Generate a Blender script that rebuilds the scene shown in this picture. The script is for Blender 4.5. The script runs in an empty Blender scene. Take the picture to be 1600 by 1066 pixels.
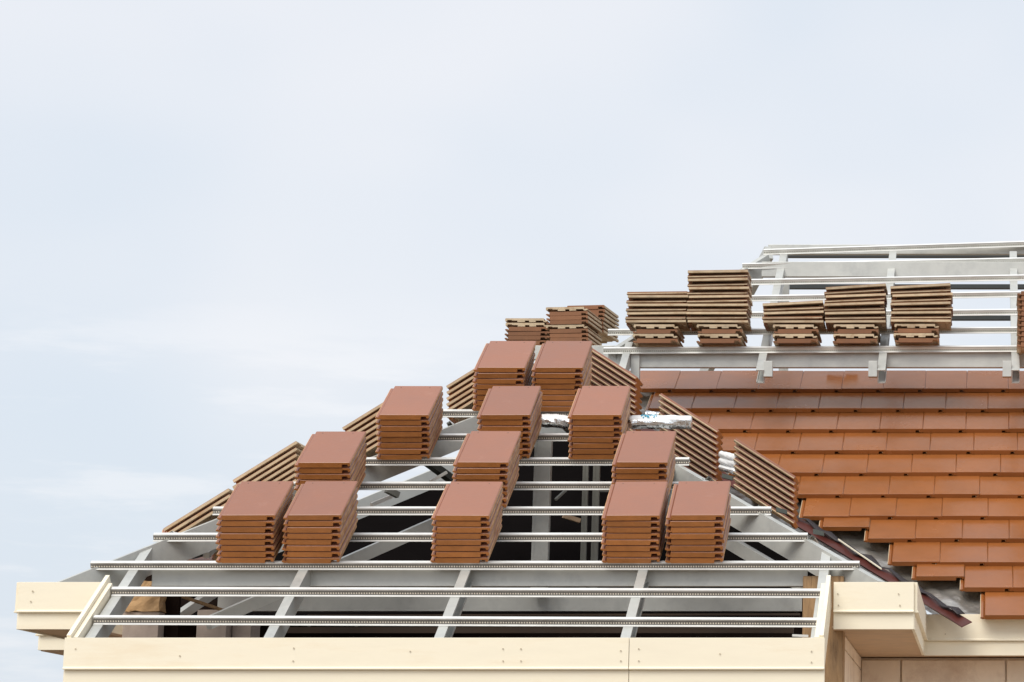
import bpy, math, random
from mathutils import Vector, Matrix
random.seed(7)
R = math.radians
scene = bpy.context.scene
COL = scene.collection

# ------------------------------------------------------------------ camera
H = 5.0                                   # eye height
F, CX, CY, PITCH = 4200.0, 1550.0, 533.0, R(10.4)
cam_d = bpy.data.cameras.new('camera')
cam = bpy.data.objects.new('camera', cam_d); COL.objects.link(cam)
cam.location = (0, 0, H); cam.rotation_euler = (R(90)+PITCH, 0, 0)
cam_d.sensor_width = 36; cam_d.lens = F/1600*36
cam_d.shift_x = (800-CX)/1600; cam_d.clip_end = 5000; cam_d.clip_start = .1
scene.camera = cam
scene.render.resolution_x = 1024; scene.render.resolution_y = 682

# ------------------------------------------------------------------ sky and sun
SUN_EL, SUN_AZ = R(50), R(205)            # azimuth clockwise from +Y: high, behind the viewer's left shoulder
w = bpy.data.worlds.new('World'); scene.world = w; w.use_nodes = True
nt = w.node_tree; N = nt.nodes; L = nt.links
for n in list(N): N.remove(n)
out = N.new('ShaderNodeOutputWorld'); bg = N.new('ShaderNodeBackground'); bg.inputs[1].default_value = .1
sky = N.new('ShaderNodeTexSky'); sky.sky_type = 'NISHITA'; sky.sun_disc = False
sky.sun_elevation = SUN_EL; sky.sun_rotation = SUN_AZ; sky.air_density = 1.2; sky.dust_density = 3
tc = N.new('ShaderNodeTexCoord')
def wnoise(scale, sx, sy, sz, det, rough, lo, hi, seed=0):
    mp = N.new('ShaderNodeMapping'); mp.inputs['Scale'].default_value = (sx, sy, sz); mp.inputs['Location'].default_value = (seed, seed*.7, seed*.3)
    no = N.new('ShaderNodeTexNoise'); no.inputs['Scale'].default_value = scale; no.inputs['Detail'].default_value = det; no.inputs['Roughness'].default_value = rough
    mr = N.new('ShaderNodeMapRange'); mr.inputs[1].default_value = lo; mr.inputs[2].default_value = hi; mr.interpolation_type = 'SMOOTHSTEP'
    L.new(tc.outputs['Generated'], mp.inputs[0]); L.new(mp.outputs[0], no.inputs[0]); L.new(no.outputs[0], mr.inputs[0]); return mr.outputs[0]
def wmix(f, a, b, mode='MIX'):
    m = N.new('ShaderNodeMix'); m.data_type = 'RGBA'; m.blend_type = mode
    if isinstance(f, (int, float)): m.inputs[0].default_value = f
    else: L.new(f, m.inputs[0])
    for k, v in ((6, a), (7, b)):
        if isinstance(v, tuple): m.inputs[k].default_value = (*v, 1)
        else: L.new(v, m.inputs[k])
    return m.outputs[2]
big = wnoise(3.2, 1, 1, 1.6, 3, .5, .34, .66, 3.1)
c1 = wmix(big, (6.75, 7.4, 8.2), (8.05, 8.2, 8.6))               # thin even overcast: bluish grey to white
wisp = wnoise(9, 1.0, 1.0, 6.0, 6, .6, .48, .66, 8.4)              # faint low wisps
sepz = N.new('ShaderNodeSeparateXYZ'); L.new(tc.outputs['Generated'], sepz.inputs[0])
lowm = N.new('ShaderNodeMapRange'); lowm.inputs[1].default_value = .195; lowm.inputs[2].default_value = .165; L.new(sepz.outputs[2], lowm.inputs[0])
mm = N.new('ShaderNodeMath'); mm.operation = 'MULTIPLY'; L.new(wisp, mm.inputs[0]); L.new(lowm.outputs[0], mm.inputs[1])
mm2 = N.new('ShaderNodeMath'); mm2.operation = 'MULTIPLY'; L.new(mm.outputs[0], mm2.inputs[0]); mm2.inputs[1].default_value = .42
c2 = wmix(mm2.outputs[0], c1, (9.1, 9.05, 9.2))
c3 = wmix(.12, c2, sky.outputs[0])
L.new(c3, bg.inputs[0]); L.new(bg.outputs[0], out.inputs[0])
sl = bpy.data.lights.new('sun', 'SUN'); sl.energy = 2.1; sl.angle = R(42); sl.color = (1, .95, .86)
so = bpy.data.objects.new('sun', sl); COL.objects.link(so)
sdir = Vector((math.sin(SUN_AZ)*math.cos(SUN_EL), math.cos(SUN_AZ)*math.cos(SUN_EL), math.sin(SUN_EL)))
so.rotation_euler = sdir.to_track_quat('Z', 'Y').to_euler(); so.location = (0, -10, 30)
scene.view_settings.view_transform = 'Standard'; scene.view_settings.look = 'None'
scene.view_settings.exposure = .2; scene.view_settings.gamma = 1

# ------------------------------------------------------------------ materials
def mat(name, col, rough=.6, metal=0, spec=.5, var=.12, vscale=6, bump=0, bscale=60, dark=None, rand=0, stretch=None):
    m = bpy.data.materials.new(name); m.use_nodes = True; t = m.node_tree; n = t.nodes; l = t.links
    b = n['Principled BSDF']; b.inputs['Roughness'].default_value = rough; b.inputs['Metallic'].default_value = metal
    b.inputs['Specular IOR Level'].default_value = spec
    tc = n.new('ShaderNodeTexCoord'); mp = n.new('ShaderNodeMapping'); l.new(tc.outputs['Object'], mp.inputs[0])
    if stretch: mp.inputs['Scale'].default_value = stretch
    oi = n.new('ShaderNodeObjectInfo')
    ad = n.new('ShaderNodeVectorMath'); ad.operation = 'ADD'; l.new(mp.outputs[0], ad.inputs[0])
    sc = n.new('ShaderNodeVectorMath'); sc.operation = 'SCALE'; sc.inputs[3].default_value = 37; l.new(oi.outputs['Random'], sc.inputs[0]); l.new(sc.outputs[0], ad.inputs[1])
    no = n.new('ShaderNodeTexNoise'); no.inputs['Scale'].default_value = vscale; no.inputs['Detail'].default_value = 6; no.inputs['Roughness'].default_value = .65
    l.new(ad.outputs[0], no.inputs[0])
    mr = n.new('ShaderNodeMapRange'); mr.inputs[1].default_value = .3; mr.inputs[2].default_value = .7; mr.inputs[3].default_value = 1-var; mr.inputs[4].default_value = 1+var
    l.new(no.outputs[0], mr.inputs[0])
    hs = n.new('ShaderNodeHueSaturation'); hs.inputs['Color'].default_value = (*col, 1)
    if dark:
        n2 = n.new('ShaderNodeTexNoise'); n2.inputs['Scale'].default_value = dark[1]; n2.inputs['Detail'].default_value = 8; n2.inputs['Roughness'].default_value = .7; l.new(ad.outputs[0], n2.inputs[0])
        r2 = n.new('ShaderNodeMapRange'); r2.inputs[1].default_value = dark[2]; r2.inputs[2].default_value = dark[3]; l.new(n2.outputs[0], r2.inputs[0])
        mx = n.new('ShaderNodeMix'); mx.data_type = 'RGBA'; mx.inputs[6].default_value = (*col, 1); mx.inputs[7].default_value = (*dark[0], 1)
        l.new(r2.outputs[0], mx.inputs[0]); l.new(mx.outputs[2], hs.inputs['Color'])
    v = mr.outputs[0]
    if rand:
        q = n.new('ShaderNodeMapRange'); q.inputs[3].default_value = 1-rand; q.inputs[4].default_value = 1+rand; l.new(oi.outputs['Random'], q.inputs[0])
        ml = n.new('ShaderNodeMath'); ml.operation = 'MULTIPLY'; l.new(v, ml.inputs[0]); l.new(q.outputs[0], ml.inputs[1]); v = ml.outputs[0]
    l.new(v, hs.inputs['Value']); l.new(hs.outputs[0], b.inputs['Base Color'])
    rr = n.new('ShaderNodeMapRange'); rr.inputs[1].default_value = .3; rr.inputs[2].default_value = .7; rr.inputs[3].default_value = rough*.85; rr.inputs[4].default_value = min(1, rough*1.2)
    l.new(no.outputs[0], rr.inputs[0]); l.new(rr.outputs[0], b.inputs['Roughness'])
    if bump:
        nb = n.new('ShaderNodeTexNoise'); nb.inputs['Scale'].default_value = bscale; nb.inputs['Detail'].default_value = 4; l.new(ad.outputs[0], nb.inputs[0])
        bp = n.new('ShaderNodeBump'); bp.inputs['Strength'].default_value = 1; bp.inputs['Distance'].default_value = bump; l.new(nb.outputs[0], bp.inputs['Height']); l.new(bp.outputs[0], b.inputs['Normal'])
    return m
M = {}
M['paint'] = mat('tile_paint', (.315, .125, .070), .34, spec=.7, var=.05, vscale=5, bump=.0006, bscale=60, rand=.08, dark=((.38, .18, .12), 9, .6, .9))
M['nose'] = mat('tile_nose_paint', (.47, .175, .045), .5, var=.12, vscale=16, bump=.001, bscale=70, rand=.12, dark=((.24, .08, .03), 26, .66, .85))
M['laid'] = mat('laid_tile_paint', (.29, .098, .026), .24, spec=.45, var=.14, vscale=2.2, bump=.0012, bscale=14, rand=.04, dark=((.62, .42, .30), 2.3, .70, .85))
M['raw'] = mat('tile_raw_concrete', (.60, .46, .30), .9, var=.2, vscale=18, bump=.001, bscale=120, rand=.10, dark=((.44, .28, .15), 9, .5, .7))
M['steel'] = mat('galvanised_steel', (.56, .565, .535), .42, metal=.25, var=.08, vscale=7, dark=((.42, .43, .42), 3, .5, .75))
M['white_steel'] = mat('bright_galvanised_steel', (.84, .84, .82), .4, metal=.15, var=.06, vscale=10)
M['dim'] = mat('dusty_dark_steel', (.20, .20, .18), .6, metal=.2)  # galvanised steel with the dimness of the interior put into its colour
M['dull'] = mat('dusty_brown_steel', (.07, .045, .03), .8)  # brown members, darkened in colour for the unlit lower interior
M['dark_steel'] = mat('black_steel_purlin', (.035, .04, .04), .5)  # steel seen against the light, its shade put into the colour
M['steel_end'] = mat('cut_steel_end', (.08, .09, .08), .6, metal=.3)
M['cream'] = mat('cream_fascia_paint', (.92, .84, .67), .5, var=.035, vscale=2, bump=.001, bscale=5, dark=((.80, .67, .48), 2, .52, .8), stretch=(.5, 1, 3))
M['soffit'] = mat('soffit_board', (.58, .41, .27), .8, var=.12)
M['wall'] = mat('wall_panel', (.90, .76, .61), .85, var=.1, vscale=2.5, bump=.001, bscale=50, dark=((.64, .49, .37), 3, .5, .72))
M['wrap'] = mat('black_membrane', (.006, .005, .005), 1, spec=0, bump=.006, bscale=4)  # darkness of the open attic put into a near-black colour
M['inner'] = mat('dark_inner_wall', (.018, .012, .010), 1, spec=0, var=.4, vscale=2)  # interior shade put into the colour of inner walls and ceiling
M['concrete'] = mat('grey_concrete', (.46, .38, .33), .9, var=.12, vscale=8, bump=.003, bscale=30)
M['mortar'] = mat('rough_tan_mortar', (.52, .33, .17), .9, var=.25, vscale=9, bump=.008, bscale=18, dark=((.22, .13, .07), 12, .55, .7))
M['timber'] = mat('weathered_timber', (.40, .25, .13), .85, var=.25, vscale=6, bump=.002, bscale=30, dark=((.14, .08, .04), 8, .5, .75), stretch=(6, 6, .7))
M['foil'] = mat('silver_foil', (.80, .81, .82), .22, metal=.9, var=.1, vscale=8, bump=.02, bscale=14)
M['dull_foil'] = mat('dull_foil', (.42, .40, .37), .33, metal=.75, var=.3, vscale=3, bump=.02, bscale=7)
M['white_wrap'] = mat('white_foil_backing', (.86, .87, .88), .4, var=.05, bump=.006, bscale=20)
M['blue'] = mat('blue_print', (.02, .42, .62), .5, var=.3, vscale=60)
M['flash'] = mat('dark_red_valley_metal', (.085, .018, .012), .45, var=.15, vscale=7)
M['darkflash'] = mat('black_flashing_tape', (.02, .014, .016), .5, bump=.004, bscale=20)
M['ground'] = mat('bare_earth', (.24, .19, .14), .95, var=.2, vscale=.3, bump=.05, bscale=2)
M['screw'] = mat('screw_steel', (.58, .50, .38), .5, metal=.5)

def batten_mat(name, band_c, dot_c):
    m = mat(name, (.50, .49, .47), .45, metal=.35, var=.1, vscale=12); t = m.node_tree; n = t.nodes; l = t.links
    hs = [x for x in n if x.type == 'HUE_SAT'][0]; tc = [x for x in n if x.type == 'TEX_COORD'][0]
    uv = n.new('ShaderNodeUVMap'); uv.uv_map = 'uv'; sp = n.new('ShaderNodeSeparateXYZ'); l.new(uv.outputs[0], sp.inputs[0])
    def mth(op, a, b=None, c=None):
        x = n.new('ShaderNodeMath'); x.operation = op
        for i, v in enumerate((a, b, c)):
            if v is None: continue
            if isinstance(v, (int, float)): x.inputs[i].default_value = v
            else: l.new(v, x.inputs[i])
        return x.outputs[0]
    u = mth('FRACT', mth('MULTIPLY', sp.outputs[0], 1/.0135))       # pressed dimples every 13.5 mm
    d1 = mth('MULTIPLY', mth('SUBTRACT', u, .5), .0135)
    d2 = mth('SUBTRACT', sp.outputs[1], .013)
    r = mth('SQRT', mth('ADD', mth('POWER', d1, 2), mth('POWER', mth('MULTIPLY', d2, .8), 2)))
    hole = mth('LESS_THAN', r, .0036)
    band = mth('MULTIPLY', mth('GREATER_THAN', sp.outputs[1], .003), mth('LESS_THAN', sp.outputs[1], .027))
    mx = n.new('ShaderNodeMix'); mx.data_type = 'RGBA'; mx.inputs[6].default_value = (.62, .60, .57, 1); mx.inputs[7].default_value = band_c; l.new(band, mx.inputs[0])
    m2 = n.new('ShaderNodeMix'); m2.data_type = 'RGBA'; m2.inputs[7].default_value = dot_c; l.new(mx.outputs[2], m2.inputs[6]); l.new(mth('MULTIPLY', hole, band), m2.inputs[0])
    l.new(m2.outputs[2], hs.inputs['Color'])
    return m
M['perf'] = batten_mat('perforated_steel', (.20, .185, .17, 1), (.86, .78, .66, 1))  # dark band: shade of the down-facing web put into the colour
M['perf_pale'] = batten_mat('pale_perforated_steel', (.74, .74, .69, 1), (.22, .21, .18, 1))

# ------------------------------------------------------------------ mesh helpers
V = Vector
class MB:
    def __init__(s): s.v = []; s.f = []; s.m = []; s.uv = {}
    def quad(s, a, b, c, d, mi=0): i = len(s.v); s.v += [a, b, c, d]; s.f.append((i, i+1, i+2, i+3)); s.m.append(mi)
    def hexa(s, p, mi=0):       # p: 8 corners, bottom 4 then top 4
        i = len(s.v); s.v += p
        for f in ((0, 3, 2, 1), (4, 5, 6, 7), (0, 1, 5, 4), (1, 2, 6, 5), (2, 3, 7, 6), (3, 0, 4, 7)): s.f.append(tuple(i+k for k in f)); s.m.append(mi)
    def box(s, x0, x1, y0, y1, z0, z1, mi=0):
        s.hexa([V((x0, y0, z0)), V((x1, y0, z0)), V((x1, y1, z0)), V((x0, y1, z0)), V((x0, y0, z1)), V((x1, y0, z1)), V((x1, y1, z1)), V((x0, y1, z1))], mi)
    def sweep(s, prof, p, q, a, b, mats=None, cap=0, uv=None):   # prof: closed list of (a, b) offsets
        p = V(p); q = V(q); a = V(a).normalized(); b = V(b).normalized(); n = len(prof); i = len(s.v); ln = (q-p).length
        for o in (p, q): s.v += [o+a*x+b*y for x, y in prof]
        for k in range(n):
            j = (k+1) % n; s.f.append((i+k, i+j, i+n+j, i+n+k)); s.m.append(mats[k] if mats else 0)
            if uv: s.uv[len(s.f)-1] = [(0, prof[k][1]), (0, prof[j][1]), (ln, prof[j][1]), (ln, prof[k][1])]
        s.f.append(tuple(i+k for k in range(n-1, -1, -1))); s.m.append(cap); s.f.append(tuple(i+n+k for k in range(n))); s.m.append(cap)
    def build(s, name, mats, parent=None, origin=None, bevel=0, smooth=False):
        o0 = V(origin) if origin is not None else V((0, 0, 0))
        me = bpy.data.meshes.new(name); me.from_pydata([tuple(V(v)-o0) for v in s.v], [], s.f); me.update()
        for m in (mats if isinstance(mats, (list, tuple)) else [mats]): me.materials.append(m)
        for p, mi in zip(me.polygons, s.m): p.material_index = mi; p.use_smooth = smooth
        if s.uv:
            lay = me.uv_layers.new(name='uv')
            for fi, cs in s.uv.items():
                for k, c in zip(me.polygons[fi].loop_indices, cs): lay.data[k].uv = c
        import bmesh
        bm = bmesh.new(); bm.from_mesh(me); bmesh.ops.recalc_face_normals(bm, faces=bm.faces); bm.to_mesh(me); bm.free()
        o = bpy.data.objects.new(name, me); COL.objects.link(o); o.location = o0
        if parent is not None: o.parent = parent; o.location = o0 - parent.location
        if bevel:
            md = o.modifiers.new('edge', 'BEVEL'); md.width = bevel; md.segments = 2; md.limit_method = 'ANGLE'
        return o
def tag(o, label=None, cat=None, group=None, kind=None):
    for k, v in (('label', label), ('category', cat), ('group', group), ('kind', kind)):
        if v: o[k] = v
    return o
def empty(name, loc, **kw):
    o = bpy.data.objects.new(name, None); COL.objects.link(o); o.location = loc; return tag(o, **kw)

# ------------------------------------------------------------------ the roof planes
TH = R(32.7); ct, st = math.cos(TH), math.sin(TH); tt = st/ct
fw = V((0, math.cos(PITCH), math.sin(PITCH))); up = V((0, -math.sin(PITCH), math.cos(PITCH))); CAM = V((0, 0, H))
def ray(x, y): return V((1, 0, 0))*((x-CX)/F) - up*((y-CY)/F) + fw
def atY(x, y, Y): r = ray(x, y); return CAM + r*(Y/r.y)
class Plane:
    def __init__(s, p, n): s.p = V(p); s.n = V(n).normalized()
    def at(s, x, y): r = ray(x, y); return CAM + r*((s.p-CAM).dot(s.n)/r.dot(s.n))
def z1(Y): return H+1.437+tt*(Y-14.391)                 # wing front face
P1 = Plane((0, 14.391, z1(14.391)), (0, -st, ct))
P2 = Plane((0, 16.2, H+1.271), (0, -st, ct))            # main roof face
P5 = Plane(atY(1500, 541, 18.5), (0, -st, ct))          # upper roof face
UP = V((0, ct, st)); NR = V((0, -st, ct)); X = V((1, 0, 0)); Z = V((0, 0, 1)); Yv = V((0, 1, 0))
HLX, HRX, HY = -4.83, -.71, 14.391                      # the two hip lines: X = HLX + (Y-HY), X = HRX - (Y-HY)
def z4(x): return H+1.437+tt*(x-HLX)                    # wing left face
def z3(x): return H+1.437+tt*(HRX-x)                    # wing right face

def chan(mb, p, q, a, b, wd, dp, t=.006, open_side=1):   # C channel: a = width direction, b = up; top at b=0
    if open_side > 0: pr = [(-wd/2, 0), (wd/2, 0), (wd/2, -.014), (wd/2-t, -.014), (wd/2-t, -t), (-wd/2+t, -t), (-wd/2+t, -dp+t), (wd/2-t, -dp+t), (wd/2-t, -dp+.014), (wd/2, -dp+.014), (wd/2, -dp), (-wd/2, -dp)]
    elif open_side < 0: pr = [(wd/2, 0), (-wd/2, 0), (-wd/2, -.014), (-wd/2+t, -.014), (-wd/2+t, -t), (wd/2-t, -t), (wd/2-t, -dp+t), (-wd/2+t, -dp+t), (-wd/2+t, -dp+.014), (-wd/2, -dp+.014), (-wd/2, -dp), (wd/2, -dp)]
    else: pr = [(-wd/2, 0), (wd/2, 0), (wd/2, -dp), (-wd/2, -dp)]
    mb.sweep(pr, p, q, a, b)
HAT = [(-.031, -.034), (-.031, -.0315), (-.0155, -.0315), (-.012, 0), (.012, 0), (.0155, -.0315), (.031, -.0315), (.031, -.034), (.013, -.034), (.0095, -.003), (-.0095, -.003), (-.013, -.034)]
HATM = [0, 0, 1, 0, 0, 0, 0, 0, 0, 0, 0, 0]
def batten(p, q, a, b, parent, k=1.0, web='perf'):
    m = MB(); pr = [(x*k, y*k) for x, y in HAT]; m.sweep(pr, p, q, a, b, mats=HATM, cap=2)
    # uv: u along, v = height above the flange on the perforated web
    ln = (V(q)-V(p)).length
    for fi in range(len(pr)): 
        v0 = pr[fi][1]+.034*k; v1 = pr[(fi+1) % len(pr)][1]+.034*k; m.uv[fi] = [(0, v0/k), (0, v1/k), (ln, v1/k), (ln, v0/k)]
    return m.build('batten', [M['white_steel'], M[web], M['steel_end']], parent)

# ------------------------------------------------------------------ ground
g = MB(); g.quad(V((-900, -300, 0)), V((900, -300, 0)), V((900, 1500, 0)), V((-900, 1500, 0)))
tag(g.build('ground', M['ground']), kind='structure')

# ------------------------------------------------------------------ house body
house = empty('house', (-2.8, 16, 0), label='beige panelled house under construction carrying all the open steel roofs', cat='house')
SZ = atY(700, 909.5, 14.19).z-.248+.008; zb = SZ-.002                # soffit level
def part(name, mt, fn, parent=house, bevel=0):
    m = MB(); fn(m); return m.build(name, mt, parent, bevel=bevel)
part('wall', M['wall'], lambda m: m.box(-.87, 6, 16.6, 16.75, 0, zb-.004))
def panels(m):                                                     # facing panels with open joints on the recessed wall
    xs = [-.806, -.558, .085, .72, 1.36, 2.0]
    zs = [zb-.62*k-.02 for k in range(1, 9)]
    z_top = zb-.012
    for zlo in zs:
        for a, b in zip(xs, xs[1:]): m.box(a+.006, b-.006, 16.575, 16.598, zlo+.006, z_top-.006)
        z_top = zlo
part('wall_cladding', M['wall'], panels, bevel=.003)
def wside(m):
    m.box(-.84, -.803, 14.62, 16.597, 0, zb-.62); m.box(-.84, -.803, 14.62, 16.597, zb-.612, zb-.08); m.box(-.84, -.803, 14.62, 16.597, zb-.072, zb-.004)
part('wall', M['wall'], wside)
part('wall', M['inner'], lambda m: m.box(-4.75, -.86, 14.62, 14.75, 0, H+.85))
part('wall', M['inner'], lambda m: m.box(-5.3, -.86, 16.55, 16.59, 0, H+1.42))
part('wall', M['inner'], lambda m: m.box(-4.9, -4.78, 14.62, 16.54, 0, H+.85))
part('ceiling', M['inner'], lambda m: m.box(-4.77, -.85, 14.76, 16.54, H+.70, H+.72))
# soffits
part('soffit', M['soffit'], lambda m: m.box(-5.1275, -4.80, 14.2225, 16.004, SZ, SZ+.012))
part('soffit', M['soffit'], lambda m: m.box(-.845, -.4245, 14.2225, 16.332, SZ, SZ+.012))
part('soffit', M['soffit'], lambda m: m.box(-.845, 6, 16.3325, 16.75, SZ+.0005, SZ+.0125))
part('soffit', M['soffit'], lambda m: m.box(-5.6475, -4.91, 16.0325, 16.9, SZ-.001, SZ+.011))

# ------------------------------------------------------------------ fascias
def fascia(p, q, zt, h1, h2, out, parent, joint=None):   # two-step board between plan points p, q; out = outward direction
    p = V((*p, 0)); q = V((*q, 0)); o = V((*out, 0)).normalized(); d = (q-p).normalized()
    m = MB(); b1 = zt-h1
    m.sweep([(0, zt), (.018, zt), (.018, b1+.012), (.024, b1+.008), (.024, b1), (0, b1)], p, q, o, Z)
    m.build('upper_board', M['cream'], parent, bevel=.0015)
    m = MB(); m.sweep([(-.012, b1+.01), (-.001, b1+.01), (-.001, b1-.004), (.004, b1-.004), (.004, b1-h2), (-.012, b1-h2)], p+d*.0, q-d*.0, o, Z)
    m.build('lower_board', M['cream'], parent, bevel=.0015)
def screws(pts, parent, out=(0, -1, 0)):
    for c in pts:
        m = MB(); m.sweep([(.0042*math.cos(k*math.pi/4), .0042*math.sin(k*math.pi/4)) for k in range(8)], V(c), V(c)+V(out)*.0025, (1, 0, 0) if out[0] == 0 else (0, 1, 0), Z)
        m.build('screw', M['screw'], parent)
# wing lower (projecting) eave, wing side pieces and main eaves
YF = 13.66; zt = atY(700, 996.5, YF-.02).z
fx0, fx1 = atY(103, 996, YF).x, atY(1289, 998, YF).x
jx = atY(984, 1000, YF).x
fa = empty('fascia', (-2.8, YF, zt), label='long cream fascia across the lowest front eave of the wing', cat='fascia')
fascia((fx0, YF), (jx-.0015, YF), zt, .160, .15, (0, -1), fa); fascia((jx+.0015, YF), (fx1, YF), zt, .160, .15, (0, -1), fa)
screws([atY(px, py, YF-.0195) for px, py in ((118, 1014), (281, 1025), (459, 1013), (458, 1033), (641, 1018), (786, 1014), (786, 1033), (814, 1014), (814, 1033), (970, 1017), (970, 1033), (998, 1014), (998, 1033), (1125, 1022), (1268, 1018), (1268, 1035))], fa)
# verge boards: sloping, at both sides of the projecting strip
for px0, lab in ((fx0+.028, 'left'), (fx1-.028, 'right')):
    ve = empty('verge_board', (px0, 13.9, z1(13.9)), label='sloping cream verge board at the %s end of the low front eave' % lab, cat='verge board', group='verge boards beside the projecting eave')
    a = V((px0, YF+.004, z1(YF)-.002)); b = V((px0, 14.21, z1(14.21)+.002))
    sg = -1 if lab == 'left' else 1
    m = MB(); m.sweep([(0, .03), (sg*.022, .03), (sg*.022, -.16), (0, -.16)], a, b, X, NR); m.build('upper_board', M['cream'], ve, bevel=.0015)
    m = MB(); m.sweep([(-sg*.026, .008), (-sg*.002, .008), (-sg*.002, -.16), (-sg*.026, -.16)], a+UP*.02, b-UP*.05, X, NR); m.build('lower_board', M['cream'], ve, bevel=.0015)
# side returns of the projecting strip
zt2 = atY(700, 909.5, 14.19).z
lx = -5.14; rx = -.412
fb = empty('fascia', (-4.9, 14.2, zt2), label='short cream two-step fascia left of the projecting eave, open sky below', cat='fascia')
fascia((lx, 14.21), (fx0+.0, 14.21), zt2, .160, .088, (0, -1), fb); fascia((lx, 16.0), (lx, 14.212), zt2, .160, .088, (-1, 0), fb)
screws([(atY(px, py, 14.189)) for px, py in ((51, 924), (48, 940))], fb)
fc = empty('fascia', (-.6, 14.2, zt2), label='cream two-step fascia turning the corner right of the projecting eave', cat='fascia')
fascia((fx1+.01, 14.21), (rx, 14.21), zt2, .160, .088, (0, -1), fc); fascia((rx, 14.212), (rx, 16.305), zt2, .160, .088, (1, 0), fc)
screws([(atY(px, py, 14.189)) for px, py in ((1309, 928), (1310, 946), (1404, 928), (1406, 946))], fc)
fd = empty('fascia', (1, 16.3, zt2), label='cream fascia under the tiled main roof at the lower right', cat='fascia')
fascia((rx+.001, 16.32), (6, 16.32), zt2, .160, .088, (0, -1), fd)
screws([atY(1477, 991, 16.30)], fd)
fe = empty('fascia', (-5.4, 15.9, zt2), label='small cream fascia end further back under the left eave', cat='fascia')
fascia((-5.66, 16.02), (-5.0, 16.02), zt2+.01, .160, .085, (0, -1), fe); fascia((-5.66, 18), (-5.66, 16.022), zt2+.01, .160, .085, (-1, 0), fe)

# ------------------------------------------------------------------ wing roof frame
fr = empty('roof_frame', (-2.8, 15, H+1.1), label='open galvanised steel hip frame with rows of battens over the front wing', cat='roof frame')
rows = [((147, 963), (1280, 967)), ((175, 918.5), (1285, 921.5)), ((142, 878), (1343, 878)), ((240, 834), (1262, 834)), ((333, 793), (1205, 793)), ((440, 754), (1140, 754)), ((520, 716), (1077, 716)), ((600, 679), (1010, 678)), ((690, 641), (955, 641))]
BZ = -.034
for l_, r_ in rows:
    a, b = P1.at(*l_), P1.at(*r_); d = (b-a).normalized()
    batten(a, b, UP, NR, fr)
def rafter(x, s0, s1, parent, opn, pl=P1, w_=.05, dp=.10, n0=BZ-.001, name='rafter', mt='steel'):
    p0 = V((x, pl.p.y, pl.p.z)); m = MB(); chan(m, p0+UP*s0+NR*n0, p0+UP*s1+NR*n0, X, NR, w_, dp, open_side=opn); return m.build(name, M[mt], parent)
def s_hip(x): Y_ = HY+min(x-HLX, HRX-x); return (Y_-HY)/ct
for x, opn in ((-4.60, 0), (-3.69, -1), (-2.82, 1), (-1.87, 1), (-.90, -1)):
    rafter(x, -.86, s_hip(x)-.02, fr, opn)
apex = V((-2.77, 16.45, z1(16.45)))
def hip(c, a, b, dp=.15, n0=BZ, w_=.05, name='hip_rafter', parent=fr, mt='steel', opn=0):
    d = (V(b)-V(a)).normalized(); side = d.cross(Z).normalized(); upv = side.cross(d).normalized()
    if upv.z < 0: upv = -upv
    m = MB(); chan(m, V(a)+upv*n0, V(b)+upv*n0, side, upv, w_, dp, open_side=opn); return m.build(name, M[mt], parent)
hip(0, (-4.97, 14.251, z1(14.251)), apex); hip(0, (-.575, 14.256, z1(14.256)), apex)
# inner lower chords parallel to the hips
hip(0, (-1.02, 14.75, H+1.37), (-1.9, 15.63, H+1.93), dp=.07, n0=0, name='brace')
hip(0, (-4.35, 14.9, H+1.18), (-3.3, 15.95, H+1.87), dp=.07, n0=0, name='brace')
# ridge of the wing running back to the main roof
m = MB(); chan(m, apex+Z*BZ, V((-2.77, 19.0, apex.z+BZ)), X, Z, .05, .13, open_side=0); m.build('ridge_beam', M['steel'], fr)
# cross beams
def xbeam(x0, x1, Y_, ztop, dp, name='beam', parent=fr, th=.05, mt='steel'):
    m = MB(); m.sweep([(0, 0), (0, -dp), (th, -dp), (th, -dp+.012), (.005, -dp+.012), (.005, -.005), (th, -.005), (th, 0)], (x0, Y_, ztop), (x1, Y_, ztop), Yv, Z); return m.build(name, M[mt], parent, bevel=.003)
xbeam(atY(238, 890, 14.46).x, atY(1262, 890, 14.46).x, 14.46, atY(800, 880, 14.46).z, .125)
xbeam(atY(340, 940, 16.0).x, atY(1253, 940, 16.0).x, 16.0, atY(800, 929, 16.0).z, .100)
def post(x, Y_, z0, z1_, w_, mt='steel', name='post', d_=.06):
    m = MB(); m.box(x-w_/2, x+w_/2, Y_, Y_+d_, z0, z1_); m.box(x-w_/2+.012, x-w_/2+.016, Y_-.003, Y_-.0005, z0, z1_); return m.build(name, M[mt], fr, bevel=.004)
post(atY(845, 800, 15.9).x, 15.9, atY(845, 931, 15.9).z, H+2.34, .098)
post(atY(913, 800, 16.12).x, 16.12, H+1.38, H+2.45, .034, d_=.03, mt='dim'); post(atY(930, 800, 16.12).x, 16.12, H+1.38, H+2.45, .040, d_=.03, mt='dim')
# jack rafters and short battens of the two side faces
def side_batten(y0, y1, x, zf, sgn):
    a = V((x, y0, zf(x))); b = V((x, y1, zf(x))); slope = V((sgn*ct, 0, st)); nn = V((-sgn*st, 0, ct)); batten(a, b, slope, nn, fr)
for i, (xl) in enumerate((-4.52, -4.22, -3.90, -3.58, -3.27, -2.98)):
    side_batten(HY+(xl-HLX)+.03, HY+(xl-HLX)+.62, xl, z4, 1)
for i, (xr) in enumerate((-.98, -1.30, -1.62, -1.94, -2.26, -2.56)):
    side_batten(HY+(HRX-xr)+.03, HY+(HRX-xr)+.62, xr, z3, -1)
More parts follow.
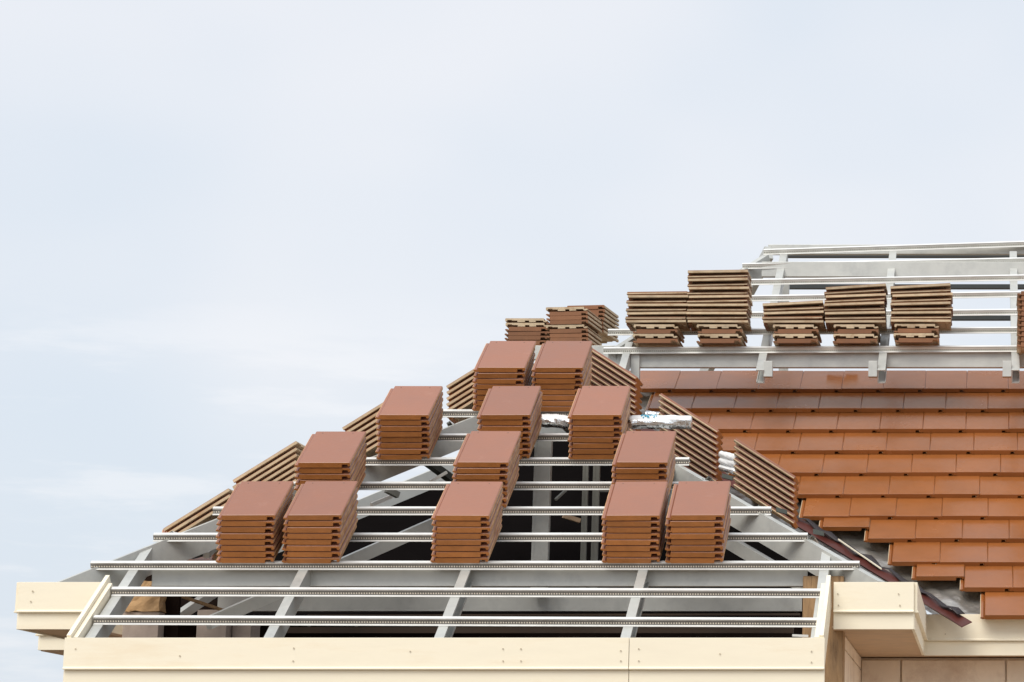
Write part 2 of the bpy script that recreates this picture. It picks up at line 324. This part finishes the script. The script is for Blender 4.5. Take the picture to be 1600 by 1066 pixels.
# brackets on the hip
for px, py in ((1278, 829), (1135, 742), (1220, 795)):
    c = P1.at(px, py)+V((0, .04, .01)); m = MB(); m.hexa([c+V(q) for q in ((-.03, 0, -.02), (.03, 0, -.035), (.03, .04, -.035), (-.03, .04, -.02), (-.03, 0, .004), (.03, 0, -.012), (.03, .04, -.012), (-.03, .04, .004))]); m.build('bracket', M['steel_end'], fr)

# ------------------------------------------------------------------ main roof frame (hip rafter, added dark sheet standing in for the attic shade)
mf = empty('roof_frame', (-3, 18, H+2), label='dark membrane and grey hip rafters of the main roof seen through the wing', cat='roof frame')
mh0 = V((-5.62, 16.2, H+1.271)); mh1 = mh0+V((1, 1, tt))*2.75
hip(0, mh0, mh1, dp=.13, n0=-.02, parent=mf)
m = MB()
def on2(x, Y_, n=0): return V((x, Y_, H+1.271+tt*(Y_-16.2)))+NR*n
a_, b_, c_, d_, e_ = on2(-5.5, 16.32, -.12), on2(mh1.x+.1, mh1.y, -.12), on2(-2.0, 19.0, -.12), on2(-1.2, 17.3, -.12), on2(-.45, 16.5, -.12)
pts = [a_, b_, c_, d_, e_]; m.v += pts+[p-NR*.004 for p in pts]; m.f += [(0, 1, 2, 3, 4), (9, 8, 7, 6, 5)]+[(k, (k+1) % 5, (k+1) % 5+5, k+5) for k in range(5)]; m.m += [0]*7
m.build('membrane', M['wrap'], mf)

# ------------------------------------------------------------------ laid tiles of the main roof
WT, LT, HT = .31, .42, .031                # stacked tile: width, length, height
def tile_mesh(name, mats):
    def prof(zb):     # closed, clockwise from the left flange bottom
        return [(-.155, .008), (-.155, .013), (-.151, .0155), (-.138, .0155), (-.131, .009), (-.128, .029), (-.125, HT), (.150, HT), (.155, .027), (.155, .011), (.150, .009), (.142, .009), (.139, .019), (.109, .019), (.106, zb), (-.122, zb), (-.126, .004), (-.140, .002)]
    sts = [(-.210, .0008, -.0015), (-.2075, 0, 0), (-.186, 0, 0), (-.184, .014, 0), (.209, .014, 0), (.210, .014, -.001)]
    v = []; f = []; mi = []
    for y, zb, dz in sts:
        for x, z in prof(zb): v.append((x, y, z+(dz if z > .025 else 0)))
    n = len(prof(0))
    for s in range(len(sts)-1):
        for k in range(n):
            j = (k+1) % n; f.append((s*n+k, s*n+j, (s+1)*n+j, (s+1)*n+k)); mi.append(0 if (2 <= k <= 7 and k != 99) else (1 if s < 2 and k > 12 else 2))
    f.append(tuple(range(n-1, -1, -1))); mi.append(1); f.append(tuple(range((len(sts)-1)*n, len(sts)*n))); mi.append(2)
    for x0, x1 in ((-.068, -.020), (.012, .066)):          # hanging nibs under the head
        i = len(v); v += [(x0, .180, .003), (x1, .180, .003), (x1, .2095, .003), (x0, .2095, .003), (x0, .176, .0141), (x1, .176, .0141), (x1, .2095, .0141), (x0, .2095, .0141)]
        for q in ((0, 3, 2, 1), (0, 1, 5, 4), (1, 2, 6, 5), (2, 3, 7, 6), (3, 0, 4, 7)): f.append(tuple(i+k for k in q)); mi.append(2)
    for x in (-.085, .085):                                                # two nail holes near the head
        i = len(v); v += [(x+.0035*math.cos(k*math.pi/3), .185+.0035*math.sin(k*math.pi/3), HT+.0006) for k in range(6)]; f.append(tuple(range(i, i+6))); mi.append(3)
    me = bpy.data.meshes.new(name); me.from_pydata(v, [], f); me.update()
    for m_ in mats: me.materials.append(m_)
    for p, k in zip(me.polygons, mi): p.material_index = k
    return me
TILE = tile_mesh('roof_tile', [M['paint'], M['nose'], M['raw'], M['steel_end']])
M['old_paint'] = mat('dull_tile_paint', (.25, .115, .058), .65, spec=.3, var=.15, vscale=8, rand=.12)  # duller copy of the tile paint for the level stacks
M['old_raw'] = mat('dull_tile_concrete', (.58, .46, .31), .9, var=.22, vscale=18, rand=.14, dark=((.28, .18, .10), 9, .5, .7))
M['warm_raw'] = mat('brown_stained_concrete', (.60, .36, .19), .85, var=.25, vscale=14, rand=.15, dark=((.40, .17, .06), 8, .45, .65))  # raw concrete, warm shade of the stack sides put into its colour
FRONT = tile_mesh('front_tile', [M['paint'], M['nose'], M['warm_raw'], M['steel_end']])
DULL = tile_mesh('old_tile', [M['old_paint'], M['old_paint'], M['old_raw'], M['steel_end']])
LAID = tile_mesh('laid_tile', [M['laid'], M['laid'], M['raw'], M['laid']])
roof = empty('tiled_roof', (.5, 17.5, H+2.1), label='glossy red-brown interlocking tiles laid in courses on the main roof', cat='tiled roof')
ys = [968, 925, 885, 848, 813, 779, 744.5, 710, 676.5, 644.5, 613.5]
starts = [1533, 1495, 1383, 1345, 1247, 1180, 1110, 1075, 1010, 985, 935]
seam_ref = [1533, 1495, 1383, 1428, 1247, 1243, 1278, 1245, 1304, 1342, 1312, 1349]
seam = [1535, 1503, 1390, 1353, 1323.6, 1243, 1281, 1244, 1304, 1342, 1312]   # a seam position on each course, from the photograph's bond
s_list = [0, .350, .690, 1.020, 1.350, 1.680, 2.022, 2.368, 2.722, 3.075, 3.430]
n0s = .038
alpha = math.asin(n0s/.42)
for i, (y, xs, sm) in enumerate(zip(ys, starts, seam)):
    p = P2.at(sm, y); s = (p.y-16.2)/ct; x0 = P2.at(xs, y).x; xseam = p.x
    k0 = round((x0-xseam)/.30); m = MB()
    extra = []
    xx = [(xseam+.30*k, s) for k in range(k0, k0+40) if xseam+.30*k < 3.2]
    if i == 1: xx.insert(0, (xseam-.30, s+.155))
    if i == 3: xx.insert(0, (xseam-.30, s+.165))
    for x, s_ in xx:
        jz = random.uniform(-.0015, .002); js = random.uniform(-.003, .003); rot = random.uniform(-.004, .004)
        mt = Matrix.Translation(V((x+.155, 16.2, H+1.271))+UP*(s_+js)+NR*(n0s*.5-.038+jz)) @ Matrix.Rotation(TH-alpha, 4, 'X') @ Matrix.Rotation(rot, 4, 'Z') @ Matrix.Translation((0, 0, 0))
        mt = mt @ Matrix.Translation((0, .0, 0))
        # nose bottom is the reference: shift so y=-.21 sits on s_
        sh = Matrix.Translation(UP*.21*math.cos(alpha))
        mt = sh @ mt
        b0 = len(m.v); 
        for v in LAID.vertices: m.v.append(mt @ V((v.co.x*1.055-.005, v.co.y, v.co.z)))
        for p_ in LAID.polygons: m.f.append(tuple(b0+k for k in p_.vertices)); m.m.append(p_.material_index)
    m.build('tile_course', [M['laid'], M['laid'], M['raw'], M['laid']], roof, origin=V((x0, p.y, p.z)))
# foil under the tiles
m = MB(); nx, ny = 60, 60
def foilz(x, y): return .012*math.sin(x*21+3*math.sin(y*11))*math.sin(y*17+2*math.sin(x*9))+.004*math.sin(x*53+y*41)
for j in range(ny+1):
    for i in range(nx+1):
        s = .11+3.58*j/ny; Y_ = 16.2+s*ct; xl = -.20-(Y_-16.21)-.02; xr = 3.3; x = xl+(xr-xl)*(i/nx)**1.7
        m.v.append(on2(x, Y_, -.066+foilz(x, s)))
for j in range(ny):
    for i in range(nx): a = j*(nx+1)+i; m.f.append((a, a+1, a+nx+2, a+nx+1)); m.m.append(0)
m.build('foil_underlay', M['dull_foil'], roof, smooth=True)

# valley flashing
vf = empty('valley_flashing', (-.6, 16.6, H+1.5), label='dark red metal valley flashing between the wing and the tiled roof', cat='flashing')
va, vb = V((-.18, 16.06, H+1.215)), V((-2.6, 18.62, H+1.215+2.56*tt))
dv = (vb-va).normalized()
m = MB(); sd = V((1, 1, 0)).normalized()
m.sweep([(-.135, .056), (-.133, .060), (0, .002), (.085, .036), (.087, .032), (0, -.003)], va, vb, sd, Z); m.build('valley_tray', M['flash'], vf)
m = MB()
for k in range(26):
    pass
nseg = 24; 
for k in range(nseg+1):
    t = k/nseg; c = va.lerp(vb, .02+.5*t)+sd*(.062+.014*math.sin(k*1.7))+Z*(.050+.012*math.sin(k*2.3)); wv = .022+.012*math.sin(k*1.1+1)
    m.v += [c-sd*wv, c+sd*wv+Z*.006]
for k in range(nseg): m.f.append((2*k, 2*k+1, 2*k+3, 2*k+2)); m.m.append(0)
o = m.build('sealing_tape', M['darkflash'], vf, smooth=True); md = o.modifiers.new('thick', 'SOLIDIFY'); md.thickness = .003
m = MB(); q0 = atY(1310, 843, 16.45); q1 = atY(1377, 889, 16.05)
m.sweep([(-.004, -.004), (.004, -.004), (.004, .004), (-.004, .004)], q0, q1, sd, Z); m.build('rod', M['cream'], vf)

# ------------------------------------------------------------------ upper roof frame
uf = empty('roof_frame', (-.8, 19.5, H+3.6), label='open pale steel frame of the upper roof, standing against the sky', cat='roof frame')
urows = [((943, 543.5), (1700, 540)), ((950, 515), (1700, 511)), ((1090, 489), (1700, 482)), ((1120, 463), (1700, 454)), ((1166, 437), (1700, 428)), ((1160, 412), (1700, 401)), ((1193, 390), (1700, 374))]
for l_, r_ in urows: batten(P5.at(*l_), P5.at(*r_), UP, NR, uf, web='perf_pale')
# ridge and the far slope
rid = P5.at(1400, 384); ry, rz = rid.y+.14, rid.z+.05
for px0, px1, opn in ((1187, 1213, -1), (1377, 1399, 1), (1587, 1594, 1)):
    a = P5.at(px0, 571); b = P5.at(px1, 386); b.x = a.x+.0
    m = MB(); chan(m, a+NR*(BZ-.001), V((a.x, b.y, b.z))+NR*(BZ-.001), X, NR, .055, .10, open_side=opn); m.build('rafter', M['steel'], uf)
    c = a+UP*.05+V((-.06 if opn > 0 else .055, 0, 0)); m = MB(); m.box(c.x-.03, c.x+.03, c.y-.01, c.y+.045, c.z-.10, c.z+.01); m.build('bracket', M['steel'], uf, bevel=.002)
for py in (395, 444, 493):                       # purlins of the far slope, their backlit shade put into the dark colour
    c = atY(1400, py, ry+.9+.0*py); xbeam(atY(1222, py, c.y).x, atY(1590, py, c.y).x+.9, c.y, c.z, .036, name='purlin', parent=uf, mt='dark_steel')
bb = P5.at(1300, 547)
xbeam(atY(950, 560, bb.y+.09).x, 1.6, bb.y+.09, atY(1300, 546, bb.y+.09).z, .128, name='purlin', parent=uf)
xbeam(-3.6, atY(953, 560, bb.y+.09).x, bb.y+.35, atY(1300, 540, bb.y+.35).z, .10, name='purlin', parent=uf)
cc = P5.at(1300, 420)
xbeam(atY(1190, 420, cc.y+.1).x, 1.6, cc.y+.10, atY(1300, 409, cc.y+.1).z, .115, name='purlin', parent=uf)
xbeam(atY(1200, 398, ry).x, 1.6, ry, rz-.01, .075, name='ridge_beam', parent=uf)
# left slanting edge
hip(0, P5.at(952, 541), P5.at(1194, 392), dp=.13, parent=uf, w_=.06)
hip(0, V((P5.at(1194, 392).x, ry, rz)), P5.at(1194, 392)+V((-.9, 2.0, -1.0)), dp=.12, parent=uf)
for px, w_ in ((990, .06), (1224, .07), (1310, .05), (1350, .05)):
    c = atY(px, 560, 20.4); m = MB(); m.box(c.x-w_/2, c.x+w_/2, c.y, c.y+.06, H+2.6, H+3.4 if px != 1224 else H+4.2); m.build('post', M['steel'], uf)
c = P5.at(985, 560); m = MB(); chan(m, c+V((-.05, -.05, -.08)), c+UP*.35+V((-.05, 0, -.02)), X, NR, .05, .10, open_side=0); m.build('rafter', M['steel'], uf)
c = atY(992, 578, 18.5); m = MB(); m.box(c.x-.03, c.x+.03, c.y, c.y+.06, H+2.9, c.z+.15); m.build('post', M['steel'], uf)

# ------------------------------------------------------------------ loose tiles in stacks
ORD = ['topmost', 'second from top', 'third from top', 'fourth from top', 'fifth from top', 'sixth from top', 'seventh from top', 'eighth from top', 'ninth from top', 'tenth from top', 'eleventh from top', 'twelfth from top', 'thirteenth from top', 'fourteenth from top', 'fifteenth from top', 'sixteenth from top', 'seventeenth from top', 'eighteenth from top']
GROUP = 'loose tiles stacked on the open frames'
def lab_(c, k, where): return '%s tile, %s in %s' % (c, ORD[k], where.replace('the ', ''))
def put(mat_, label, sz=1.0, mesh=None):
    o = bpy.data.objects.new('loose_tile', mesh or TILE); COL.objects.link(o); o.matrix_world = mat_ @ Matrix.Diagonal((1, 1, sz, 1))
    return tag(o, label, 'tile', GROUP)
def basis(x, y, z, o): return Matrix(((x.x, y.x, z.x, o.x), (x.y, y.y, z.y, o.y), (x.z, y.z, z.z, o.z), (0, 0, 0, 1)))
def stack(origin, ax, ay, az, n, pitch, where, colour, lean=(0, 0), jit=.0035, rj=.011, sz=1.03):
    """origin = centre of the lowest tile's front (nose) edge, on the support"""
    for k in range(n):
        o = origin+az*(pitch*k+.0005)+ax*(lean[0]*k+random.uniform(-jit, jit))+ay*(lean[1]*k+.21+random.uniform(-jit, jit))
        mt = basis(ax, ay, az, o) @ Matrix.Rotation(random.uniform(-rj, rj), 4, 'Z')
        put(mt, lab_(colour, n-1-k, where), sz, FRONT)
# front face: (left px of bottom front edge, bottom px y, count, lean, place)
front = [
 (338, 880.5, 8, .0042, 'the far left stack in the lowest front row'),
 (441, 880.5, 8, .0042, 'the second stack from the left in the lowest front row'),
 (673, 880.5, 8, .0040, 'the lone middle stack in the lowest front row'),
 (940, 880.5, 8, .0022, 'the left stack of the right-hand pair in the lowest front row'),
 (1040, 880.5, 8, .0016, 'the far right stack in the lowest front row'),
 (460, 795.5, 8, .0042, 'the left stack in the second front row'),
 (705, 795.5, 8, .0042, 'the middle stack in the second front row'),
 (955, 795.5, 8, .0026, 'the right stack in the second front row'),
 (588, 718.5, 8, .0030, 'the left stack in the third front row'),
 (745, 718.5, 8, .0030, 'the middle stack in the third front row'),
 (888, 718.5, 8, .0020, 'the right stack in the third front row, beside the foil roll'),
 (738, 643.0, 8, .0036, 'the left stack of the pair in the highest front row'),
 (829, 643.0, 8, .0036, 'the right stack of the pair in the highest front row')]
for px, py, n, ln, lab in front:
    p = P1.at(px, py); o = p+X*.155
    stack(o, X, UP, NR, n, .0366, lab, 'red-brown', lean=(ln, -.0004))
# side faces: front long edge runs along the slope
def side_stack(px, py, Y_, sgn, n, where, lean, pitch=.0315):
    """px,py: picture of the top tile's left end front corner at depth Y_"""
    c = atY(px, py, Y_)
    if sgn < 0:      # right face: nose at the right, low end
        ay = V((-ct, 0, st)); az = V((st, 0, ct)); ax = V((0, 1, 0)); 
        top = c - ay*.42 - az*HT*.86 + ax*.155           # nose centre of top tile
    else:            # left face: nose at the left, low end
        ay = V((ct, 0, st)); az = V((-st, 0, ct)); ax = V((0, -1, 0))
        top = c - az*HT*.86 - ax*.155
    base = top-az*(pitch*(n-1))-ay*(lean*(n-1))
    for k in range(n):
        o = base+az*pitch*k+ay*(lean*k+.21+random.uniform(-.002, .002))+ax*random.uniform(-.003, .003)
        put(basis(ax, ay, az, o) @ Matrix.Rotation(random.uniform(-.005, .005), 4, 'Z'), lab_('tan-edged', n-1-k, where), .86)
side_stack(1150, 684, 15.62, -1, 8, 'the lowest stack on the right hip', .020)
side_stack(1032, 613, 16.0, -1, 10, 'the middle stack on the right hip', .020)
side_stack(908, 532, 16.5, -1, 10, 'the highest stack on the right hip', .020)
side_stack(254, 826, 14.98, 1, 3, 'the lowest stack on the left hip', .010)
side_stack(363, 750, 15.30, 1, 7, 'the second stack up the left hip', .019)
side_stack(534, 668, 15.75, 1, 7, 'the third stack up the left hip', .019)
side_stack(697, 603, 16.2, 1, 6, 'the highest stack on the left hip', .019)
for nm, a, b, t_, mt in (('scrap', atY(868, 781, 16.3), atY(884, 766, 16.4), .014, 'dim'), ('scrap', atY(880, 806, 16.25), atY(906, 814, 16.3), .026, 'soffit'), ('strut', atY(930, 767, 16.9), atY(960, 767, 16.9), .018, 'dim'),
        ('strut', atY(420, 985, 15.7), atY(1240, 985, 15.7), .035, 'dull'), ('strut', atY(480, 962, 15.8), atY(1250, 960, 15.8), .012, 'dull'), ('scrap', atY(482, 978, 15.3), atY(500, 966, 15.4), .012, 'dim'), ('scrap', atY(556, 978, 15.3), atY(574, 968, 15.4), .012, 'dim')):
    m = MB(); d = (b-a).normalized(); s2 = d.cross(Z).normalized(); m.sweep([(-t_/2, -t_/2), (t_/2, -t_/2), (t_/2, t_/2), (-t_/2, t_/2)], a, b, s2, s2.cross(d)); m.build(nm, M[mt], fr)
m = MB(); m.box(-4.71, -4.5, 14.9, 14.93, H+.8, H+1.455); m.build('wall', M['inner'], house)  # added panel, near-black to fill the gap with interior shade
stack(atY(288, 892, 15.35), (X+Yv*.25).normalized(), (UP-X*.2).normalized(), ((X+Yv*.25).normalized()).cross((UP-X*.2).normalized()).normalized(), 2, .0366, 'the small pile behind the left hip rafter', 'pinkish red-brown')
for nm, a, b, t_, mt in (('strut', atY(668, 722, 16.25), atY(704, 748, 16.6), .045, 'steel_end'), ('bracket', atY(672, 753, 16.3), atY(698, 738, 16.35), .018, 'white_steel'),
        ('strut', atY(583, 742, 16.1), atY(618, 722, 16.4), .055, 'dim'), ('bracket', atY(604, 765, 15.6), atY(622, 774, 15.65), .035, 'dim'), ('bracket', atY(580, 789, 15.7), atY(611, 776, 15.8), .022, 'white_steel'),  # first piece: dark strip standing in for the hip's shaded underside
        ('strut', atY(298, 868, 15.1), atY(322, 862, 15.3), .04, 'dark_steel'), ('strut', atY(322, 868, 15.2), atY(340, 850, 15.4), .035, 'white_steel')):
    m = MB(); d = (b-a).normalized(); s2 = d.cross(Z).normalized(); m.sweep([(-t_/2, -t_/2), (t_/2, -t_/2), (t_/2, t_/2), (-t_/2, t_/2)], a, b, s2, s2.cross(d)); m.build(nm, M[mt], fr)
side_stack(290, 858, 15.6, 1, 3, 'the half-hidden stack behind the left hip rafter', .019)

# upper roof: level stacks, a block of tiles end-on below and tiles turned sideways above
def level_stack(px, py, Y_, lower, upper, where, shift=0, wedge=.0, lowshift=0, pitch_l=.0335, pitch_u=.0295, yaw=0, kinds=None):
    """px,py: bottom left front corner of the lower block"""
    n = lower+upper; c = atY(px, py, Y_)
    Rz = Matrix.Rotation(yaw, 3, 'Z')
    for k in range(lower):
        turned = (k % 2 == 1) if kinds is None else kinds[k]
        ax, ay = (X, Yv) if not turned else (-X, -Yv)
        ax = Rz @ ax; ay = Rz @ ay
        o = c+X*(.155+lowshift*k+random.uniform(-.004, .004))+V((0, .21+random.uniform(-.004, .004), 0))+Z*(pitch_l*k)
        az = Z
        put(basis(ax, ay, az, o) @ Matrix.Rotation(random.uniform(-.012, .012), 4, 'Z'), lab_('brown', n-1-k, where), 1.0, DULL)
    z0 = c+Z*(pitch_l*lower+.001)
    t = 0
    for k in range(upper):
        a = wedge*(k/max(1, upper-1))+ (random.uniform(-.007, .007) if upper > 1 else 0)
        ax0 = V((math.cos(a), 0, math.sin(a)))
        # tile's long direction lies along X; its right or left side faces the camera
        flip = 1 if k % 2 == 0 else -1
        ay = ax0*flip; az = V((-math.sin(a), 0, math.cos(a))); ax = ay.cross(az)
        o = z0+Z*(pitch_u*k+.42*.5*math.sin(abs(a)))+X*(.21+shift+random.uniform(-.008, .008))+V((0, .155+random.uniform(-.008, .008), 0))
        put(basis(ax, ay, az, o) @ Matrix.Rotation(random.uniform(-.015, .015), 4, 'Z'), lab_('tan-edged', upper-1-k, where), .9, DULL)
US = 'the upper roof'
YU = 18.40
level_stack(989, 536, YU, 4, 8, 'the far left stack on '+US, shift=-.05, wedge=.01)
level_stack(1089, 536, YU, 4, 13, 'the tallest stack on '+US, shift=-.07, wedge=.02)
level_stack(1208, 536, YU, 4, 5, 'the shortest stack on '+US, shift=-.075, wedge=.055)
level_stack(1302, 536, YU, 4, 9, 'the stack right of the shortest one on '+US, shift=-.06, wedge=.06)
level_stack(1397, 535, YU, 4, 9, 'the stack ending at the bare battens on '+US, shift=-.02, wedge=.05)
level_stack(787, 545, 19.3, 7, 0, 'the low stack behind the wing peak', lowshift=.001, kinds=[0, 0, 0, 0, 0, 1, 1], pitch_l=.0325)
level_stack(857, 555, 19.2, 11, 0, 'the tall stack behind the wing peak', lowshift=-.001, kinds=[0, 0, 1, 0, 0, 0, 1, 0, 0, 0, 1], pitch_l=.0325, yaw=-.10)
level_stack(884, 522, 19.62, 7, 0, 'the stack half hidden behind the tall one at the wing peak', kinds=[0]*7, pitch_l=.031, yaw=-.12)
level_stack(1590, 542, 18.2, 11, 0, 'the stack cut off by the right edge of the photo', kinds=[0]*11, pitch_l=.036)

# ------------------------------------------------------------------ pillars and posts
def boxpart(name, x0, x1, y0, y1, z0, z1_, mt, parent=None, bevel=.004, rough=0):
    m = MB(); n = 8
    if rough:
        nz = max(6, int((z1_-z0)/.03)) if z1_-z0 < 1 else 10
        rng = random.Random(int(x0*1000))
        ring = []
        for j in range(nz+1):
            z = z0+(z1_-z0)*j/nz; r_ = []
            for k in range(24):
                t = k/24*4; e = int(t); u = t-e
                x, y = ((x0+(x1-x0)*u, y0), (x1, y0+(y1-y0)*u), (x1-(x1-x0)*u, y1), (x0, y1-(y1-y0)*u))[e]
                r_.append(V((x+rng.uniform(-rough, rough), y+rng.uniform(-rough, rough), z+rng.uniform(-rough, rough)*.8)))
            ring.append(r_)
        for r_ in ring: m.v += r_
        for j in range(nz):
            for k in range(24): kk = (k+1) % 24; m.f.append((j*24+k, j*24+kk, (j+1)*24+kk, (j+1)*24+k)); m.m.append(0)
        m.f.append(tuple(range(23, -1, -1))); m.m.append(0); m.f.append(tuple(nz*24+k for k in range(24))); m.m.append(0)
    else: m.box(x0, x1, y0, y1, z0, z1_)
    return m.build(name, mt, parent, origin=V(((x0+x1)/2, (y0+y1)/2, z0)), bevel=0 if rough else bevel)
zc = atY(220, 956, 14.8).z
pl = boxpart('pillar', atY(193, 950, 14.8).x, atY(249, 950, 14.8).x, 14.8, 15.02, H-.2, zc, M['concrete'], rough=.002)
tag(pl, 'grey concrete pillar with a crumbling tan mortar top at the left', 'pillar')
cap = boxpart('mortar_cap', atY(195, 950, 14.8).x, atY(250, 950, 14.8).x, 14.79, 15.03, zc+.002, atY(220, 908, 14.8).z, M['mortar'], parent=pl, rough=.006)
for px0, px1, py, Y_, lab in ((309, 355, 953, 15.3, 'short pinkish concrete block second from the left inside the wing'), (364, 392, 972, 15.4, 'small low concrete block right of the pinkish one inside the wing')):
    tag(boxpart('concrete_block', atY(px0, py, Y_).x, atY(px1, py, Y_).x, Y_, Y_+.2, H-.2, atY(px0, py, Y_).z, M['concrete'], rough=.002), lab, 'block', 'concrete blocks inside the wing')
tp = boxpart('timber_post', atY(1254, 950, 14.42).x, atY(1318, 950, 14.42).x, 14.42, 14.60, 0, atY(1260, 900, 14.42).z, M['timber'], bevel=.006)
tag(tp, 'weathered brown timber post under the right end of the wing eave', 'post')
# loose timber and tile scraps in the left end of the wing
for i, (a, b, t_, mt, lab, nm) in enumerate(((atY(272, 928, 15.0), atY(352, 955, 15.3), .016, 'timber', 'thin brown timber lath lying beside the mortar-topped pillar', 'timber_lath'),
        (atY(262, 975, 15.2), atY(345, 918, 15.6), .05, 'steel', 'slanting grey steel strut behind the left pillar', 'strut'),
        (atY(1238, 993, 14.2), atY(1263, 994, 14.2), .012, 'white_steel', 'short white steel strip lying beside the timber post', 'steel_strip'))):
    m = MB(); d = (b-a).normalized(); sd2 = d.cross(Z).normalized(); m.sweep([(-t_/2, -t_/2), (t_/2, -t_/2), (t_/2, t_/2), (-t_/2, t_/2)], a, b, sd2, sd2.cross(d)); tag(m.build(nm, M[mt], origin=(a+b)/2), lab, nm.replace('_', ' '))

# ------------------------------------------------------------------ foil rolls and bags
def roll(name, c0, c1, r, mats, label, squash=1.0, seed=1, cat='foil roll', band=None):
    m = MB(); rng = random.Random(seed); n = 28; ns = 30; d = (c1-c0); dn = d.normalized(); u = Z-dn*Z.dot(dn); u.normalize(); w_ = dn.cross(u)
    ph = [rng.uniform(0, 6) for _ in range(6)]
    for j in range(ns+1):
        t = j/ns; edge = 1 if 0 < j < ns else .93
        for k in range(n):
            a = 2*math.pi*k/n
            rr = r*edge*(1+.05*math.sin(3*a+ph[0]+5*t)+.035*math.sin(7*a+ph[1]+11*t)+.03*math.sin(23*t+ph[2]+2*a))
            m.v.append(c0+d*t+u*rr*math.sin(a)*squash+w_*rr*math.cos(a))
    for j in range(ns):
        for k in range(n):
            kk = (k+1) % n; a = 2*math.pi*(k+.5)/n; m.f.append((j*n+k, j*n+kk, (j+1)*n+kk, (j+1)*n+k)); m.m.append(0 if math.sin(a-.15) > .0 else 1)
    m.f.append(tuple(range(n-1, -1, -1))); m.m.append(1); m.f.append(tuple(ns*n+k for k in range(n))); m.m.append(1)
    o = m.build(name, mats, origin=(c0+c1)/2, smooth=True); tag(o, label, cat); return o
WR = [M['white_wrap'], M['foil']]
rA = roll('foil_roll', atY(984, 660, 15.72), atY(1081, 660, 15.72), .040, WR, 'white and silver foil roll with blue print between the right stacks', seed=3)
# blue printed marks on the roll: short strokes following its surface
c0 = atY(1000, 660, 15.72)
m = MB(); rng = random.Random(5)
for k in range(15):
    xx = c0.x+.012+.0062*k; a = R(55+rng.uniform(-22, 22)); ln = rng.uniform(.006, .016); 
    rr = .0445; p = V((xx, 15.72-rr*math.cos(a), c0.z+rr*math.sin(a))); tng = V((rng.uniform(-.4, .4), math.sin(a), math.cos(a))).normalized(); nn = V((0, -math.cos(a), math.sin(a)))
    s2 = tng.cross(nn)
    m.hexa([p+tng*x*ln/2+s2*y*.0022+nn*z for z in (-.004, .0015) for x, y in ((-1, -1), (1, -1), (1, 1), (-1, 1))])
m.build('print', M['blue'], rA, origin=V(c0))
roll('foil_roll', atY(846, 657, 16.0), atY(893, 660, 16.0), .042, WR, 'crumpled white and silver foil roll in the gap below the peak stacks', seed=8, squash=.95)
roll('foil_scrap', atY(1008, 648, 16.5), atY(1034, 650, 16.5), .024, [M['foil'], M['foil']], 'small crumpled silver foil scrap behind the printed roll', seed=11, cat='foil scrap')
for k, (py, lab) in enumerate(((712, 'top'), (722, 'middle'), (733, 'bottom'))):
    roll('foil_bundle', atY(1127, py-2, 15.85), atY(1150, py+4, 15.65), .021, [M['white_wrap'], M['white_wrap']] if k < 2 else WR, '%s one of three white wrapped rolls between the right hip stacks' % lab, seed=20+k, cat='wrapped roll')
# ridge scraps on the top course
m = MB(); rng = random.Random(9)
a = P2.at(1295, 577); 
for k in range(9):
    p = P2.at(1296+k*5, 577)+NR*.05; r1 = rng.uniform(.01, .02)
    m.hexa([p+V((x*.02, y*.02, z*r1+.004*k*(k < 6))) for z in (-1, 1) for x, y in ((-1, -1), (1, -1), (1, 1), (-1, 1))])
tag(m.build('debris', M['mortar'], origin=a), 'low ragged heap of mortar crumbs on the top tile course', 'debris', kind='stuff')
